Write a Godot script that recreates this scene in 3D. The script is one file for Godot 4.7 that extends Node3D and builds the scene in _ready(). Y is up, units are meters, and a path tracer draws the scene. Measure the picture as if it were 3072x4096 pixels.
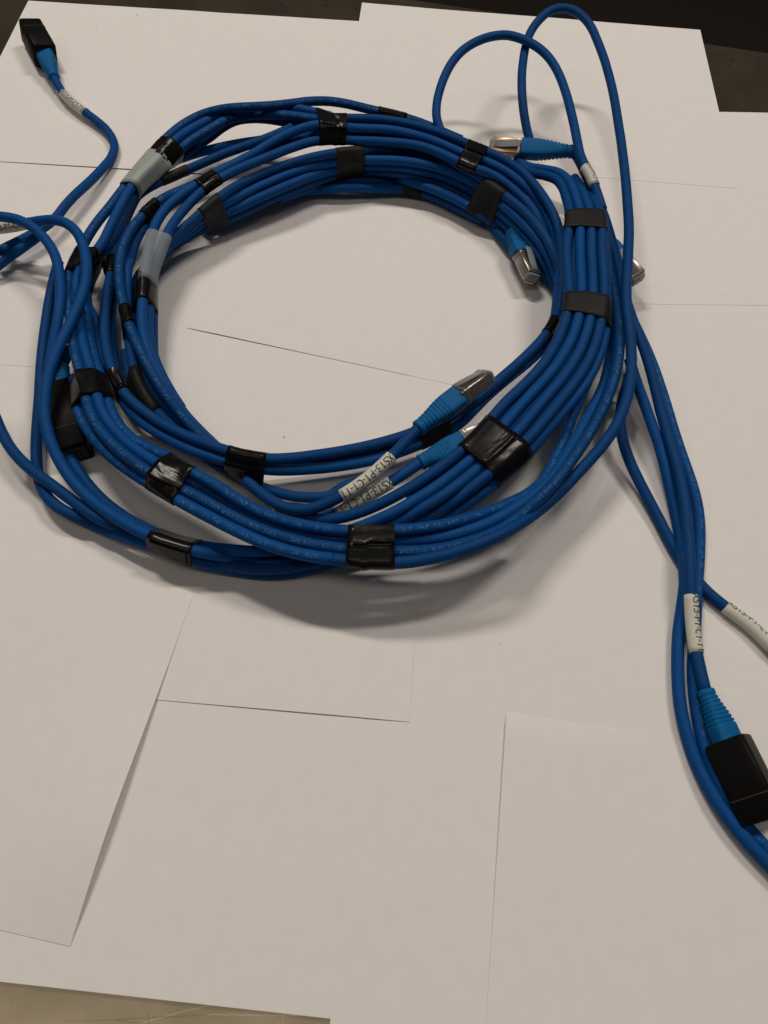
extends Node3D
# A coil of taped blue network cables on loose white paper sheets, on a worn metal bench.

const R := 0.0031                        # cable radius
const FACE := Vector3(0.0, 0.86, 0.5)
# cable centre lines: x, y, z in tenths of a millimetre
const STRANDS := {
	"o1": [334,318,-4943, 226,325,-4991, 118,340,-5026, 8,364,-5042, -109,387,-5046, -234,407,-5047, -361,425,-5052, -487,440,-5061, -613,446,-5063, -736,447,-5043, -855,452,-4994, -970,464,-4938, -1088,470,-4901, -1212,458,-4894, -1345,421,-4908, -1473,379,-4898, -1574,360,-4818, -1643,357,-4700, -1693,352,-4586, -1740,339,-4475, -1788,324,-4361, -1834,310,-4247, -1877,297,-4130, -1913,289,-4015, -1950,286,-3898, -1982,279,-3773, -2004,270,-3646, -2020,265,-3523, -2017,261,-3403, -1986,262,-3281, -1944,276,-3157, -1902,291,-3038, -1859,302,-2926, -1814,311,-2819, -1768,315,-2718, -1720,315,-2620, -1673,317,-2516, -1620,322,-2404, -1550,335,-2297, -1467,352,-2205, -1375,363,-2124, -1277,370,-2054, -1144,374,-1975, -1032,373,-1928, -915,369,-1879, -804,366,-1825, -697,366,-1775, -586,369,-1731, -470,372,-1697, -353,375,-1673, -233,376,-1661, -101,374,-1660, 35,372,-1666, 161,368,-1679, 280,364,-1703, 395,361,-1744, 504,354,-1798, 601,352,-1859, 680,368,-1924, 754,387,-2000, 831,387,-2091, 904,376,-2195, 970,365,-2305, 1033,357,-2414, 1091,352,-2523, 1142,346,-2629, 1187,341,-2736, 1225,336,-2843, 1257,331,-2953, 1282,329,-3072, 1298,328,-3197, 1305,324,-3325, 1307,313,-3456, 1305,301,-3590, 1302,292,-3724, 1297,292,-3843, 1289,305,-3952, 1280,324,-4063, 1272,338,-4178, 1256,351,-4291, 1224,370,-4393, 1185,397,-4486, 1148,418,-4583, 1117,425,-4682],
	"o2": [-559,391,-4968, -664,420,-4959, -777,429,-4973, -900,413,-5001, -1024,407,-4988, -1142,416,-4943, -1264,398,-4928, -1377,366,-4908, -1464,359,-4830, -1536,367,-4725, -1596,367,-4623, -1645,359,-4518, -1690,351,-4409, -1761,343,-4260, -1799,332,-4152, -1824,318,-4041, -1844,308,-3929, -1859,299,-3815, -1876,289,-3700, -1904,288,-3586, -1934,302,-3472, -1936,315,-3357, -1922,306,-3256, -1917,279,-3197, -1909,285,-3194, -1890,298,-3165, -1863,288,-3071, -1823,285,-2959, -1776,292,-2853, -1727,298,-2756, -1679,302,-2660, -1631,311,-2556, -1580,323,-2450, -1524,330,-2359, -1456,333,-2279, -1371,342,-2199, -1270,362,-2121, -1130,383,-2036, -1027,373,-1995, -925,350,-1957, -824,339,-1905, -716,340,-1847, -599,341,-1797, -480,343,-1759, -362,346,-1736, -247,351,-1724, -135,356,-1720, -25,359,-1724, 86,359,-1735, 202,356,-1754, 318,353,-1785, 430,351,-1829, 533,348,-1885, 628,345,-1953, 722,342,-2034, 810,333,-2124, 880,321,-2226, 938,309,-2333, 992,297,-2441, 1044,286,-2547, 1095,276,-2654, 1161,266,-2796, 1204,260,-2904, 1236,254,-3015, 1261,248,-3125, 1281,241,-3234, 1293,233,-3344, 1298,228,-3458, 1299,224,-3575, 1301,222,-3695, 1302,219,-3816, 1303,218,-3939, 1303,219,-4064, 1303,220,-4189],
	"o3": [-552,405,-4901, -684,415,-4902, -807,421,-4905, -931,415,-4916, -1060,393,-4937, -1187,374,-4933, -1292,375,-4871, -1375,370,-4784, -1458,355,-4705, -1531,338,-4628, -1586,318,-4546, -1638,300,-4457, -1702,289,-4360, -1765,282,-4249, -1807,268,-4124, -1834,250,-3951, -1850,241,-3831, -1880,233,-3719, -1924,228,-3609, -1949,222,-3497, -1945,218,-3385, -1917,217,-3277, -1865,216,-3171, -1822,217,-3055, -1779,222,-2938, -1726,232,-2828, -1669,242,-2717, -1611,253,-2603, -1552,264,-2488, -1487,277,-2381, -1410,290,-2292, -1318,301,-2224, -1223,316,-2173, -1132,339,-2120, -1037,376,-2050, -926,411,-1981, -820,421,-1920, -724,411,-1866, -625,404,-1820, -515,402,-1782, -400,403,-1756, -285,407,-1743, -173,412,-1739, -62,414,-1744, 49,415,-1759, 161,409,-1781, 313,387,-1834, 431,362,-1894, 546,335,-1963, 650,311,-2035, 744,289,-2109, 820,272,-2195, 875,259,-2298, 920,249,-2410, 962,238,-2523, 1003,225,-2635, 1044,212,-2747, 1087,199,-2859, 1130,188,-2970, 1164,178,-3083, 1191,170,-3198],
	"o4": [-712,337,-4935, -816,335,-4951, -922,332,-4968, -1034,331,-4982, -1145,328,-4979, -1248,323,-4948, -1331,307,-4886, -1405,285,-4805, -1488,268,-4722, -1570,247,-4640, -1652,228,-4558, -1729,217,-4469, -1787,199,-4366, -1837,167,-4211, -1857,147,-4095, -1869,136,-3980, -1888,135,-3863, -1916,141,-3741, -1939,145,-3616, -1946,147,-3495, -1938,149,-3381, -1903,150,-3282, -1843,153,-3195, -1796,157,-3098, -1760,162,-2992, -1715,169,-2889, -1661,178,-2789],
	"o5": [-1806,220,-2682, -1763,240,-2565, -1714,256,-2450, -1648,268,-2345, -1571,279,-2252, -1486,290,-2168, -1394,300,-2094, -1296,308,-2029, -1200,321,-1970, -1074,356,-1890, -969,373,-1832, -861,374,-1781, -755,371,-1734, -649,370,-1690, -538,370,-1651, -423,371,-1623, -308,375,-1606, -191,378,-1599, -73,382,-1595],
	"loop2": [-232,390,-1593, -122,386,-1593, -5,384,-1596, 120,386,-1609, 241,394,-1636, 353,405,-1673, 462,418,-1719, 566,422,-1777, 662,393,-1857, 758,344,-1957, 849,316,-2056, 927,317,-2147, 999,324,-2237, 1070,326,-2327, 1140,327,-2422, 1205,331,-2524, 1257,338,-2633, 1295,346,-2744, 1320,353,-2852, 1334,363,-2965, 1337,382,-3089, 1332,402,-3219, 1327,414,-3344, 1330,423,-3466, 1341,430,-3588, 1355,438,-3711, 1368,444,-3833, 1380,450,-3951, 1387,456,-4068, 1389,464,-4185, 1392,472,-4339, 1394,475,-4455, 1394,480,-4574, 1392,486,-4696, 1390,492,-4819, 1385,499,-4941, 1380,506,-5060, 1374,514,-5178, 1366,522,-5295, 1355,530,-5410, 1341,538,-5525, 1325,546,-5640, 1304,554,-5754, 1278,565,-5867, 1244,582,-5975, 1187,603,-6067, 1100,619,-6129, 1003,618,-6142, 923,603,-6106, 860,583,-6034, 809,562,-5941, 775,544,-5834, 755,528,-5720, 743,514,-5602, 735,501,-5484, 735,482,-5368, 743,452,-5257, 763,404,-5152, 798,338,-5052, 847,270,-4962],
	"loop1": [189,360,-4940, 150,403,-5042, 144,438,-5149, 159,469,-5264, 188,500,-5382, 231,528,-5495, 293,553,-5597, 407,578,-5702, 506,592,-5749, 608,601,-5763, 712,598,-5739, 810,590,-5684, 891,578,-5605, 951,562,-5507, 992,547,-5398, 1021,535,-5282, 1043,525,-5165, 1059,518,-5047, 1079,506,-4885, 1093,494,-4762, 1109,481,-4644, 1141,470,-4538, 1179,457,-4438, 1213,434,-4335, 1250,399,-4225],
	"b1a": [-547,454,-4867, -444,447,-4889, -336,442,-4908, -222,438,-4918, -100,432,-4914, 29,424,-4896, 156,414,-4867, 274,402,-4831, 386,389,-4791, 497,379,-4750, 606,366,-4706, 708,349,-4646, 795,340,-4551, 862,344,-4426, 917,344,-4295, 959,337,-4169, 981,334,-4046, 987,332,-3923, 987,327,-3805, 983,317,-3694, 979,300,-3594, 970,277,-3501, 951,258,-3408, 912,247,-3312, 853,241,-3213, 783,239,-3114, 706,238,-3015, 625,238,-2918, 544,238,-2823, 464,236,-2735, 380,234,-2656, 287,230,-2584, 184,225,-2519, 83,222,-2461, -19,222,-2412, -124,222,-2369, -272,223,-2318, -391,226,-2283, -509,232,-2250, -624,246,-2224, -748,266,-2218, -876,274,-2240, -998,266,-2281, -1111,252,-2330, -1216,240,-2384, -1315,230,-2446, -1409,223,-2515, -1494,221,-2590, -1564,223,-2677, -1621,226,-2780, -1672,221,-2889, -1715,212,-3007, -1749,204,-3130, -1775,197,-3251, -1795,190,-3369, -1811,182,-3487, -1831,178,-3609, -1847,180,-3736, -1852,184,-3855, -1849,191,-3963, -1842,204,-4070, -1819,218,-4174, -1767,225,-4272, -1686,231,-4360, -1588,240,-4435, -1483,257,-4501, -1373,280,-4562, -1259,305,-4621, -1145,324,-4676, -1033,340,-4734, -929,356,-4796, -835,370,-4857],
	"b1b": [-812,89,-2212, -898,104,-2295, -986,122,-2374, -1072,145,-2444, -1150,174,-2513, -1217,207,-2580, -1280,239,-2653, -1344,261,-2743, -1407,279,-2849, -1460,296,-2970, -1496,308,-3104, -1517,317,-3238, -1535,325,-3362, -1549,330,-3480, -1559,333,-3604, -1569,335,-3731, -1565,336,-3851, -1536,341,-3967, -1480,347,-4077, -1410,350,-4174, -1332,355,-4265, -1244,366,-4353, -1128,376,-4456, -1044,387,-4531, -960,405,-4608, -874,422,-4678, -778,437,-4737, -669,449,-4782, -551,442,-4807, -439,425,-4821, -330,417,-4836, -217,415,-4847, -95,409,-4845, 30,398,-4829, 144,386,-4804, 246,371,-4772, 348,359,-4734, 458,355,-4695, 571,347,-4647, 678,328,-4589, 777,300,-4521, 859,282,-4425, 915,280,-4297, 953,276,-4167, 984,255,-4059, 1000,238,-3949, 994,245,-3813, 979,253,-3681, 970,234,-3580, 963,206,-3489, 946,188,-3390, 913,181,-3288, 860,179,-3189, 785,177,-3092, 701,176,-2999, 620,177,-2906, 544,178,-2814, 474,177,-2719, 405,174,-2627, 322,170,-2548, 223,167,-2481, 119,164,-2420, 12,161,-2365, -103,160,-2317, -224,161,-2278, -389,165,-2236, -507,173,-2211, -620,188,-2192, -728,209,-2186, -833,227,-2194, -942,230,-2217, -1054,219,-2257, -1168,204,-2312, -1274,191,-2373, -1370,180,-2437, -1458,168,-2513, -1530,156,-2604, -1582,146,-2710, -1627,140,-2820, -1669,136,-2929, -1706,135,-3039, -1738,135,-3153, -1765,131,-3267, -1786,125,-3381, -1803,122,-3501, -1817,120,-3618, -1833,118,-3730],
	"b1c": [1003,160,-3698, 1019,150,-3846, 1007,161,-3978, 969,192,-4083, 923,229,-4168, 872,261,-4254, 811,282,-4348, 700,309,-4460, 598,341,-4520, 501,363,-4556, 411,363,-4587, 315,361,-4643, 216,361,-4705, 114,363,-4752, -2,365,-4780, -127,363,-4790, -249,362,-4788, -362,363,-4779, -469,368,-4766, -571,376,-4745, -673,380,-4710, -805,374,-4638, -895,371,-4572, -982,371,-4500, -1073,372,-4423, -1170,370,-4339, -1264,359,-4248, -1344,342,-4151, -1404,327,-4051, -1448,319,-3949, -1480,314,-3839, -1499,303,-3721, -1513,288,-3605, -1523,279,-3495, -1512,270,-3379, -1487,259,-3202, -1464,249,-3065, -1425,237,-2940, -1379,214,-2840, -1326,173,-2757, -1269,130,-2685, -1211,87,-2621],
	"b1d": [81,346,-4855, -31,347,-4864, -144,349,-4868, -257,352,-4864, -405,355,-4852, -513,349,-4852, -622,325,-4873, -734,295,-4883, -837,285,-4839, -927,293,-4755, -1042,300,-4641, -1130,300,-4564, -1217,296,-4489, -1304,276,-4403],
	"b1e": [-694,287,-4984, -811,275,-4950, -925,260,-4912, -1070,246,-4866, -1182,239,-4836, -1299,228,-4802, -1414,216,-4761, -1529,206,-4707, -1671,195,-4610, -1753,180,-4520, -1816,156,-4420],
	"b2a": [1041,199,-3570, 1019,213,-3673, 997,240,-3763, 973,269,-3849, 938,286,-3951, 892,292,-4062, 837,295,-4167, 772,300,-4261, 696,305,-4346, 615,306,-4429, 534,306,-4509, 449,308,-4583, 330,308,-4671, 231,304,-4731, 119,298,-4778, -3,297,-4806, -123,297,-4810, -236,300,-4789, -343,313,-4747, -453,330,-4697, -571,336,-4648, -686,327,-4608, -790,311,-4570, -886,298,-4523, -976,294,-4459, -1062,300,-4375, -1144,312,-4273, -1220,317,-4162, -1292,304,-4061, -1361,281,-3975, -1429,262,-3886, -1486,249,-3787, -1520,240,-3685, -1536,225,-3587, -1539,200,-3492, -1523,187,-3380, -1481,196,-3208, -1455,195,-3090, -1433,184,-2982, -1401,186,-2868, -1347,198,-2753, -1287,186,-2667, -1227,145,-2607, -1160,101,-2551, -1082,69,-2489, -994,58,-2415, -907,58,-2337, -824,58,-2261],
	"b2b": [1046,145,-3597, 1020,161,-3701, 990,182,-3809, 950,207,-3914, 901,229,-4010, 842,241,-4106, 776,246,-4204, 673,250,-4336, 592,250,-4429, 508,250,-4514, 414,252,-4589, 306,258,-4648, 187,268,-4687, 70,277,-4706, -45,281,-4712, -157,279,-4714, -267,272,-4713, -375,269,-4702, -492,273,-4670, -611,277,-4618, -754,267,-4545, -851,259,-4487, -943,257,-4415, -1031,259,-4334, -1114,261,-4250, -1198,261,-4171, -1279,252,-4096, -1351,231,-4019, -1421,212,-3938, -1488,199,-3845, -1540,188,-3747, -1570,181,-3650, -1574,188,-3537, -1553,200,-3360, -1535,179,-3230, -1506,153,-3097, -1460,137,-2968, -1401,123,-2856, -1335,104,-2762, -1266,79,-2681],
	"b2c": [1050,62,-3679, 1018,86,-3777, 976,120,-3868, 924,155,-3952, 866,177,-4040, 808,184,-4139, 743,187,-4237, 670,190,-4330, 591,191,-4419, 510,191,-4502, 421,194,-4575, 291,200,-4652, 189,207,-4691, 76,217,-4712, -41,223,-4723, -155,220,-4730, -267,213,-4729, -376,209,-4711, -489,213,-4669, -594,222,-4607, -688,234,-4530, -779,242,-4451, -871,240,-4379, -963,232,-4313, -1054,221,-4248, -1143,209,-4185, -1232,203,-4133, -1318,189,-4077, -1403,167,-4000, -1483,150,-3913, -1563,136,-3788, -1603,139,-3696, -1623,150,-3597, -1623,155,-3480, -1610,146,-3350, -1589,129,-3215, -1554,114,-3085, -1508,107,-2972, -1457,84,-2881, -1392,61,-2792, -1314,58,-2692],
	"b2d": [1008,58,-3844, 936,88,-3936, 867,117,-4015, 803,126,-4117, 737,128,-4229, 669,131,-4330, 592,130,-4420, 481,132,-4522, 392,137,-4587, 297,141,-4643, 195,147,-4686, 81,157,-4714, -37,165,-4729, -153,162,-4742, -266,151,-4748, -377,148,-4731, -491,154,-4685, -597,165,-4619, -691,177,-4542, -780,184,-4465, -900,180,-4372, -989,171,-4305, -1078,158,-4240, -1174,149,-4175, -1277,138,-4112, -1383,119,-4049, -1475,98,-3977, -1546,87,-3893, -1601,87,-3805, -1644,100,-3716, -1670,117,-3620, -1675,121,-3508, -1656,96,-3343, -1628,69,-3214, -1584,58,-3083, -1530,58,-2968, -1473,60,-2869, -1400,82,-2758, -1315,116,-2640],
	"b2e": [931,58,-3963, 864,58,-4063, 796,58,-4159, 710,58,-4288, 640,73,-4368, 551,121,-4393, 457,153,-4430, 363,155,-4497, 266,152,-4561, 165,154,-4611, 23,136,-4685, -90,102,-4752, -207,72,-4798, -329,61,-4801, -447,71,-4759, -593,106,-4651, -696,124,-4561, -793,130,-4484, -885,133,-4412],
	"b3a": [786,74,-4089, 709,83,-4182, 643,71,-4299, 579,59,-4414, 499,58,-4501, 406,58,-4573, 274,59,-4663, 173,60,-4725, 70,58,-4770, -41,61,-4781, -161,77,-4747, -285,99,-4703, -411,102,-4685, -541,80,-4689, -668,61,-4671, -783,58,-4613, -911,66,-4509, -995,92,-4405, -1088,89,-4339, -1192,64,-4300, -1288,58,-4231, -1378,58,-4145],
	"b3b": [524,84,-4416, 414,79,-4490, 309,74,-4559, 174,70,-4637, 72,70,-4676, -39,74,-4686, -157,84,-4670, -280,98,-4641, -447,109,-4607, -572,100,-4596, -690,86,-4583, -796,78,-4552, -898,64,-4517, -996,58,-4458, -1121,58,-4357, -1206,70,-4262, -1278,103,-4139],
	"r1": [749,291,-4734, 814,320,-4646, 897,367,-4562, 964,401,-4480, 997,414,-4387, 1011,426,-4276, 1022,436,-4160, 1021,438,-4052, 1005,434,-3945, 989,431,-3796, 985,430,-3679, 987,432,-3561, 986,434,-3444, 977,436,-3330, 955,434,-3217, 922,429,-3106, 879,425,-2997, 826,421,-2892, 762,419,-2793, 691,418,-2699, 616,415,-2606, 546,407,-2507, 479,398,-2408, 409,389,-2317, 297,367,-2201, 205,348,-2122, 109,323,-2054, 1,290,-1992, -113,254,-1943, -226,217,-1915, -334,181,-1917, -444,151,-1952, -567,118,-1992],
	"r2": [725,262,-4850, 805,283,-4757, 900,331,-4673, 981,383,-4580, 1030,419,-4465, 1052,443,-4342, 1068,453,-4226, 1083,454,-4114, 1082,453,-4005, 1072,451,-3896, 1065,450,-3782, 1060,450,-3628, 1057,450,-3512, 1051,449,-3399, 1039,446,-3290, 1017,441,-3184, 986,434,-3079, 941,425,-2972, 885,417,-2868, 820,413,-2768, 749,408,-2671, 680,403,-2575, 618,399,-2483, 558,394,-2394, 492,386,-2308, 418,371,-2223, 336,352,-2144, 248,336,-2067, 152,328,-1990, 50,311,-1920, -54,276,-1874, -191,222,-1830, -297,194,-1790, -409,185,-1744, -521,198,-1706, -634,211,-1687, -757,192,-1695, -886,159,-1716, -1011,145,-1737, -1140,139,-1772, -1270,116,-1832, -1389,88,-1902, -1493,81,-1972, -1587,88,-2049, -1669,96,-2134, -1742,99,-2222, -1808,103,-2313, -1865,113,-2410, -1913,135,-2515, -1949,169,-2630, -1967,209,-2750, -1967,265,-2906, -1966,302,-3020, -1979,322,-3138, -2010,328,-3266, -2054,334,-3394, -2109,341,-3507, -2182,349,-3605, -2273,360,-3686, -2381,367,-3743, -2503,361,-3770, -2621,340,-3779],
	"r3": [1104,340,-4597, 1118,376,-4470, 1128,412,-4344, 1137,440,-4224, 1147,455,-4112, 1145,457,-3971, 1138,454,-3862, 1133,452,-3749, 1130,451,-3633, 1126,451,-3518, 1118,451,-3404, 1104,448,-3288, 1082,438,-3168, 1047,426,-3049, 984,416,-2902, 927,412,-2800, 862,409,-2702, 794,405,-2604, 727,399,-2503, 657,389,-2404, 580,376,-2312, 500,364,-2226, 420,359,-2140, 308,356,-2028, 220,328,-1966, 121,281,-1917, 11,240,-1863, -102,211,-1801],
	"r4": [1195,248,-4693, 1192,319,-4533, 1189,385,-4381, 1194,432,-4246, 1209,454,-4125, 1213,459,-4012, 1205,462,-3898, 1196,465,-3780, 1193,464,-3665, 1192,460,-3554, 1188,454,-3445, 1176,447,-3336, 1158,437,-3221, 1132,424,-3100, 1094,415,-2983, 1046,409,-2874, 989,405,-2771, 926,402,-2673, 862,399,-2575, 797,396,-2478, 728,391,-2382, 650,386,-2287, 567,382,-2198, 486,368,-2119, 407,337,-2051, 319,298,-1988, 222,259,-1933, 124,221,-1888, 30,186,-1847, -102,155,-1786, -212,147,-1733, -324,150,-1683, -437,157,-1643, -551,166,-1618, -670,156,-1618, -799,118,-1649, -929,91,-1683, -1042,98,-1704, -1152,85,-1738, -1272,60,-1781, -1392,59,-1814, -1506,80,-1837, -1609,122,-1853, -1717,125,-1901, -1814,110,-1987, -1884,104,-2102, -1928,105,-2223, -1959,110,-2342, -1984,118,-2461, -2007,130,-2583, -2031,148,-2710, -2053,165,-2832, -2072,179,-2950, -2088,192,-3066, -2103,203,-3180, -2115,215,-3293, -2122,229,-3411, -2122,250,-3539],
	"r5": [1236,360,-3961, 1232,370,-3827, 1230,375,-3701, 1229,375,-3583, 1225,375,-3467, 1216,377,-3350, 1202,378,-3232, 1179,378,-3117, 1146,374,-3003, 1104,370,-2893, 1051,367,-2789, 983,360,-2683, 908,352,-2577, 835,346,-2473, 765,340,-2373, 694,331,-2280, 616,319,-2196, 535,302,-2118, 450,276,-2046, 320,230,-1966, 212,191,-1919, 109,150,-1872, 10,114,-1821, -97,91,-1776, -212,81,-1735, -328,76,-1692, -445,69,-1656, -563,60,-1639, -683,62,-1638, -800,93,-1638, -914,135,-1639, -1025,153,-1661, -1133,154,-1698, -1250,140,-1730, -1386,103,-1777, -1524,65,-1837, -1648,58,-1888, -1759,58,-1940],
	"r6": [1005,343,-3551, 1026,339,-3435, 1035,336,-3321, 1016,330,-3207, 953,315,-3063, 894,309,-2965, 830,306,-2872, 761,303,-2779, 692,300,-2687, 625,296,-2595, 562,291,-2503, 497,283,-2412, 402,268,-2295, 323,252,-2213, 228,233,-2135, 121,213,-2058],
	"lo2": [-370,119,-1716, -488,118,-1705, -605,127,-1693, -718,155,-1676, -828,191,-1663, -944,210,-1669, -1067,211,-1697, -1189,208,-1737, -1301,208,-1785, -1410,206,-1843, -1524,207,-1917, -1634,215,-2009, -1726,235,-2112, -1798,262,-2222, -1848,290,-2337, -1875,316,-2460, -1884,346,-2632, -1875,358,-2757, -1861,365,-2876, -1847,371,-2997, -1837,378,-3118, -1838,386,-3238, -1857,394,-3354, -1892,395,-3461, -1939,394,-3563, -2002,391,-3658, -2085,380,-3734, -2184,355,-3783, -2296,319,-3806, -2411,279,-3814, -2520,242,-3820, -2626,210,-3828],
	"lo4": [-413,58,-1719, -534,58,-1712, -656,58,-1710, -781,58,-1716, -908,58,-1731, -1077,58,-1765, -1201,61,-1792, -1312,100,-1803, -1412,154,-1812, -1518,164,-1855, -1633,161,-1925, -1751,162,-2000, -1898,160,-2093, -1992,153,-2166, -2076,147,-2250, -2151,146,-2348, -2224,150,-2457],
	"la2": [-2331,200,-3818, -2413,165,-3758, -2526,122,-3667, -2610,90,-3589],
	"sb1": [-1401,260,-4352, -1479,278,-4257, -1559,298,-4155, -1625,311,-4045, -1672,319,-3927, -1715,325,-3758, -1726,325,-3630, -1717,324,-3510, -1695,320,-3395, -1660,318,-3282, -1614,321,-3163, -1556,325,-3033, -1485,325,-2902, -1414,319,-2787, -1350,304,-2694, -1287,282,-2613, -1196,242,-2517, -1121,212,-2449, -1031,185,-2376, -924,162,-2305, -810,142,-2239],
	"sb2": [-1438,200,-4334, -1508,217,-4241, -1574,231,-4141, -1631,242,-4037, -1679,250,-3897, -1697,246,-3792, -1705,232,-3689, -1705,224,-3609, -1696,255,-3576, -1684,275,-3521, -1661,260,-3376, -1636,249,-3259, -1608,238,-3145, -1578,222,-3030, -1543,207,-2915, -1501,200,-2807, -1450,194,-2704, -1364,180,-2583, -1290,161,-2511, -1204,144,-2451, -1100,133,-2393],
	"sb3": [-1614,201,-3296, -1589,183,-3174, -1560,170,-3058, -1523,158,-2943, -1471,153,-2828, -1376,159,-2682, -1297,150,-2591, -1213,126,-2520, -1119,98,-2457],
	"sb4": [-1624,90,-3005, -1586,90,-2890, -1538,87,-2775, -1449,78,-2635, -1367,70,-2546, -1272,67,-2472, -1161,75,-2406, -1047,92,-2327, -891,119,-2215, -774,122,-2156, -659,108,-2121, -540,94,-2100, -413,90,-2096, -286,100,-2120, -242,112,-2159, -134,120,-2207],
	"ca": [144,370,-2408, 73,354,-2310, 1,338,-2216, -100,315,-2106, -183,292,-2038, -273,265,-1985, -368,234,-1950, -466,207,-1949, -591,183,-2001, -674,175,-2060, -754,174,-2124],
	"cb": [170,280,-2252, 86,264,-2183, -2,247,-2117, -131,212,-2036, -223,175,-1988, -318,133,-1955, -421,91,-1935],
	"x1": [1099,382,-4816, 1147,355,-4736, 1184,333,-4650, 1219,321,-4544, 1258,312,-4418, 1292,302,-4294, 1314,295,-4175, 1333,289,-4053, 1353,288,-3890, 1361,296,-3768, 1364,305,-3646, 1375,306,-3518, 1400,297,-3389, 1433,286,-3267, 1464,270,-3151, 1492,248,-3034, 1518,222,-2914, 1541,196,-2794, 1564,177,-2681, 1586,164,-2571, 1606,154,-2462, 1620,147,-2348, 1626,145,-2228, 1623,148,-2105, 1609,161,-1938, 1597,166,-1821, 1591,158,-1715, 1588,141,-1612, 1586,127,-1506, 1588,120,-1395, 1596,117,-1286, 1607,117,-1181],
	"x2": [1383,240,-3703, 1400,234,-3579, 1426,231,-3457, 1463,225,-3335, 1503,213,-3212, 1538,197,-3092, 1567,180,-2976, 1602,156,-2824, 1628,136,-2707, 1656,118,-2589, 1684,105,-2473, 1709,94,-2358, 1725,81,-2241, 1727,66,-2125, 1714,58,-2006, 1693,58,-1886, 1668,61,-1767, 1640,77,-1645, 1620,79,-1533, 1606,66,-1424, 1589,59,-1309, 1580,58,-1190, 1582,58,-1036, 1595,58,-922, 1622,58,-807, 1669,58,-694, 1736,58,-589, 1816,58,-497, 1898,58,-417],
	"h2": [1360,277,-3096, 1398,232,-3006, 1439,192,-2908, 1475,165,-2804, 1507,146,-2696, 1536,129,-2583, 1559,110,-2469, 1580,89,-2356, 1598,68,-2248, 1609,61,-2136, 1605,80,-2010, 1595,106,-1879, 1587,101,-1756, 1563,74,-1612, 1539,62,-1501, 1521,58,-1384, 1508,58,-1264, 1502,58,-1146, 1509,58,-1031, 1528,58,-918, 1559,63,-805, 1602,72,-699, 1657,79,-604, 1723,81,-517, 1798,79,-436, 1877,77,-357],
	"h1": [1384,187,-3046, 1352,206,-2936, 1320,208,-2834, 1306,181,-2723, 1325,141,-2598, 1363,110,-2483, 1408,89,-2379, 1455,73,-2275, 1500,62,-2171, 1552,58,-2030, 1596,58,-1924, 1655,58,-1818, 1729,58,-1722, 1819,58,-1641, 1914,61,-1560, 1994,64,-1467, 2075,70,-1369],
	"tl": [-2778,110,-5611, -2719,93,-5522, -2652,85,-5440, -2572,81,-5362, -2480,76,-5286, -2353,70,-5186, -2265,66,-5105, -2199,63,-5012, -2158,64,-4909, -2150,69,-4793, -2170,80,-4670, -2196,94,-4548, -2227,109,-4428, -2263,122,-4309, -2294,129,-4193, -2333,127,-4050, -2387,127,-3952, -2458,129,-3861, -2537,131,-3774, -2624,130,-3682],
	"cc": [-1928,140,-2958, -1945,130,-2823],
	"cp": [934,59,-4396, 824,99,-4207, 774,142,-4053],
	"cq": [1370,200,-4113, 1383,210,-4029],
	"r12": [1080,387,-4175, 1063,385,-4052, 1050,386,-3931, 1041,388,-3810, 1038,391,-3689, 1037,394,-3568, 1032,396,-3451, 1019,394,-3338, 994,388,-3224, 956,379,-3108, 907,371,-2996, 827,364,-2859, 756,361,-2761, 682,359,-2664, 612,355,-2565, 543,348,-2463, 471,337,-2365, 393,325,-2276, 311,309,-2195, 227,291,-2124, 137,271,-2057],
	"r23": [1144,390,-4124, 1130,393,-4008, 1121,394,-3890, 1115,395,-3771, 1112,396,-3653, 1106,396,-3497, 1095,395,-3381, 1075,390,-3265, 1045,382,-3149, 1003,374,-3037, 950,366,-2930, 888,361,-2828, 819,356,-2729, 749,352,-2630, 681,347,-2529, 584,334,-2395, 506,322,-2302, 423,305,-2217, 332,280,-2135, 241,255,-2061],
	"r34": [1212,386,-4119, 1197,396,-3992, 1186,404,-3867, 1181,407,-3746, 1178,404,-3592, 1172,399,-3481, 1159,393,-3368, 1139,382,-3248, 1108,371,-3126, 1066,362,-3009, 993,357,-2864, 930,355,-2762, 862,352,-2661, 790,345,-2555, 717,335,-2452, 639,324,-2355, 530,308,-2240, 449,292,-2160, 365,271,-2084, 275,248,-2013],
	"r45": [1250,316,-3819, 1248,318,-3711, 1244,318,-3597, 1235,317,-3480, 1220,317,-3361, 1199,319,-3243, 1167,318,-3124, 1124,315,-3006, 1072,314,-2894, 986,309,-2752, 916,303,-2650, 848,297,-2552, 784,294,-2459, 715,288,-2367, 639,281,-2281, 553,265,-2197, 467,240,-2118, 376,208,-2049, 277,172,-1987],
	"b1ab": [-563,341,-5000, -453,348,-4986, -340,358,-4978, -183,369,-4967, -56,369,-4947, 71,365,-4917, 229,352,-4870, 346,336,-4833, 462,323,-4795, 567,315,-4754, 669,302,-4698, 792,279,-4598, 865,265,-4513],
	"b1bc": [-518,324,-4903, -409,318,-4909, -296,317,-4918, -134,315,-4924, -5,310,-4914, 122,302,-4885, 235,294,-4842, 342,287,-4793, 457,287,-4745, 601,279,-4674, 702,258,-4607, 803,231,-4534],
	"b1bd": [-1337,302,-4305, -1247,317,-4390, -1131,327,-4490, -1042,335,-4562, -925,351,-4658, -835,355,-4733, -707,330,-4859, -603,284,-4969],
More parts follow.
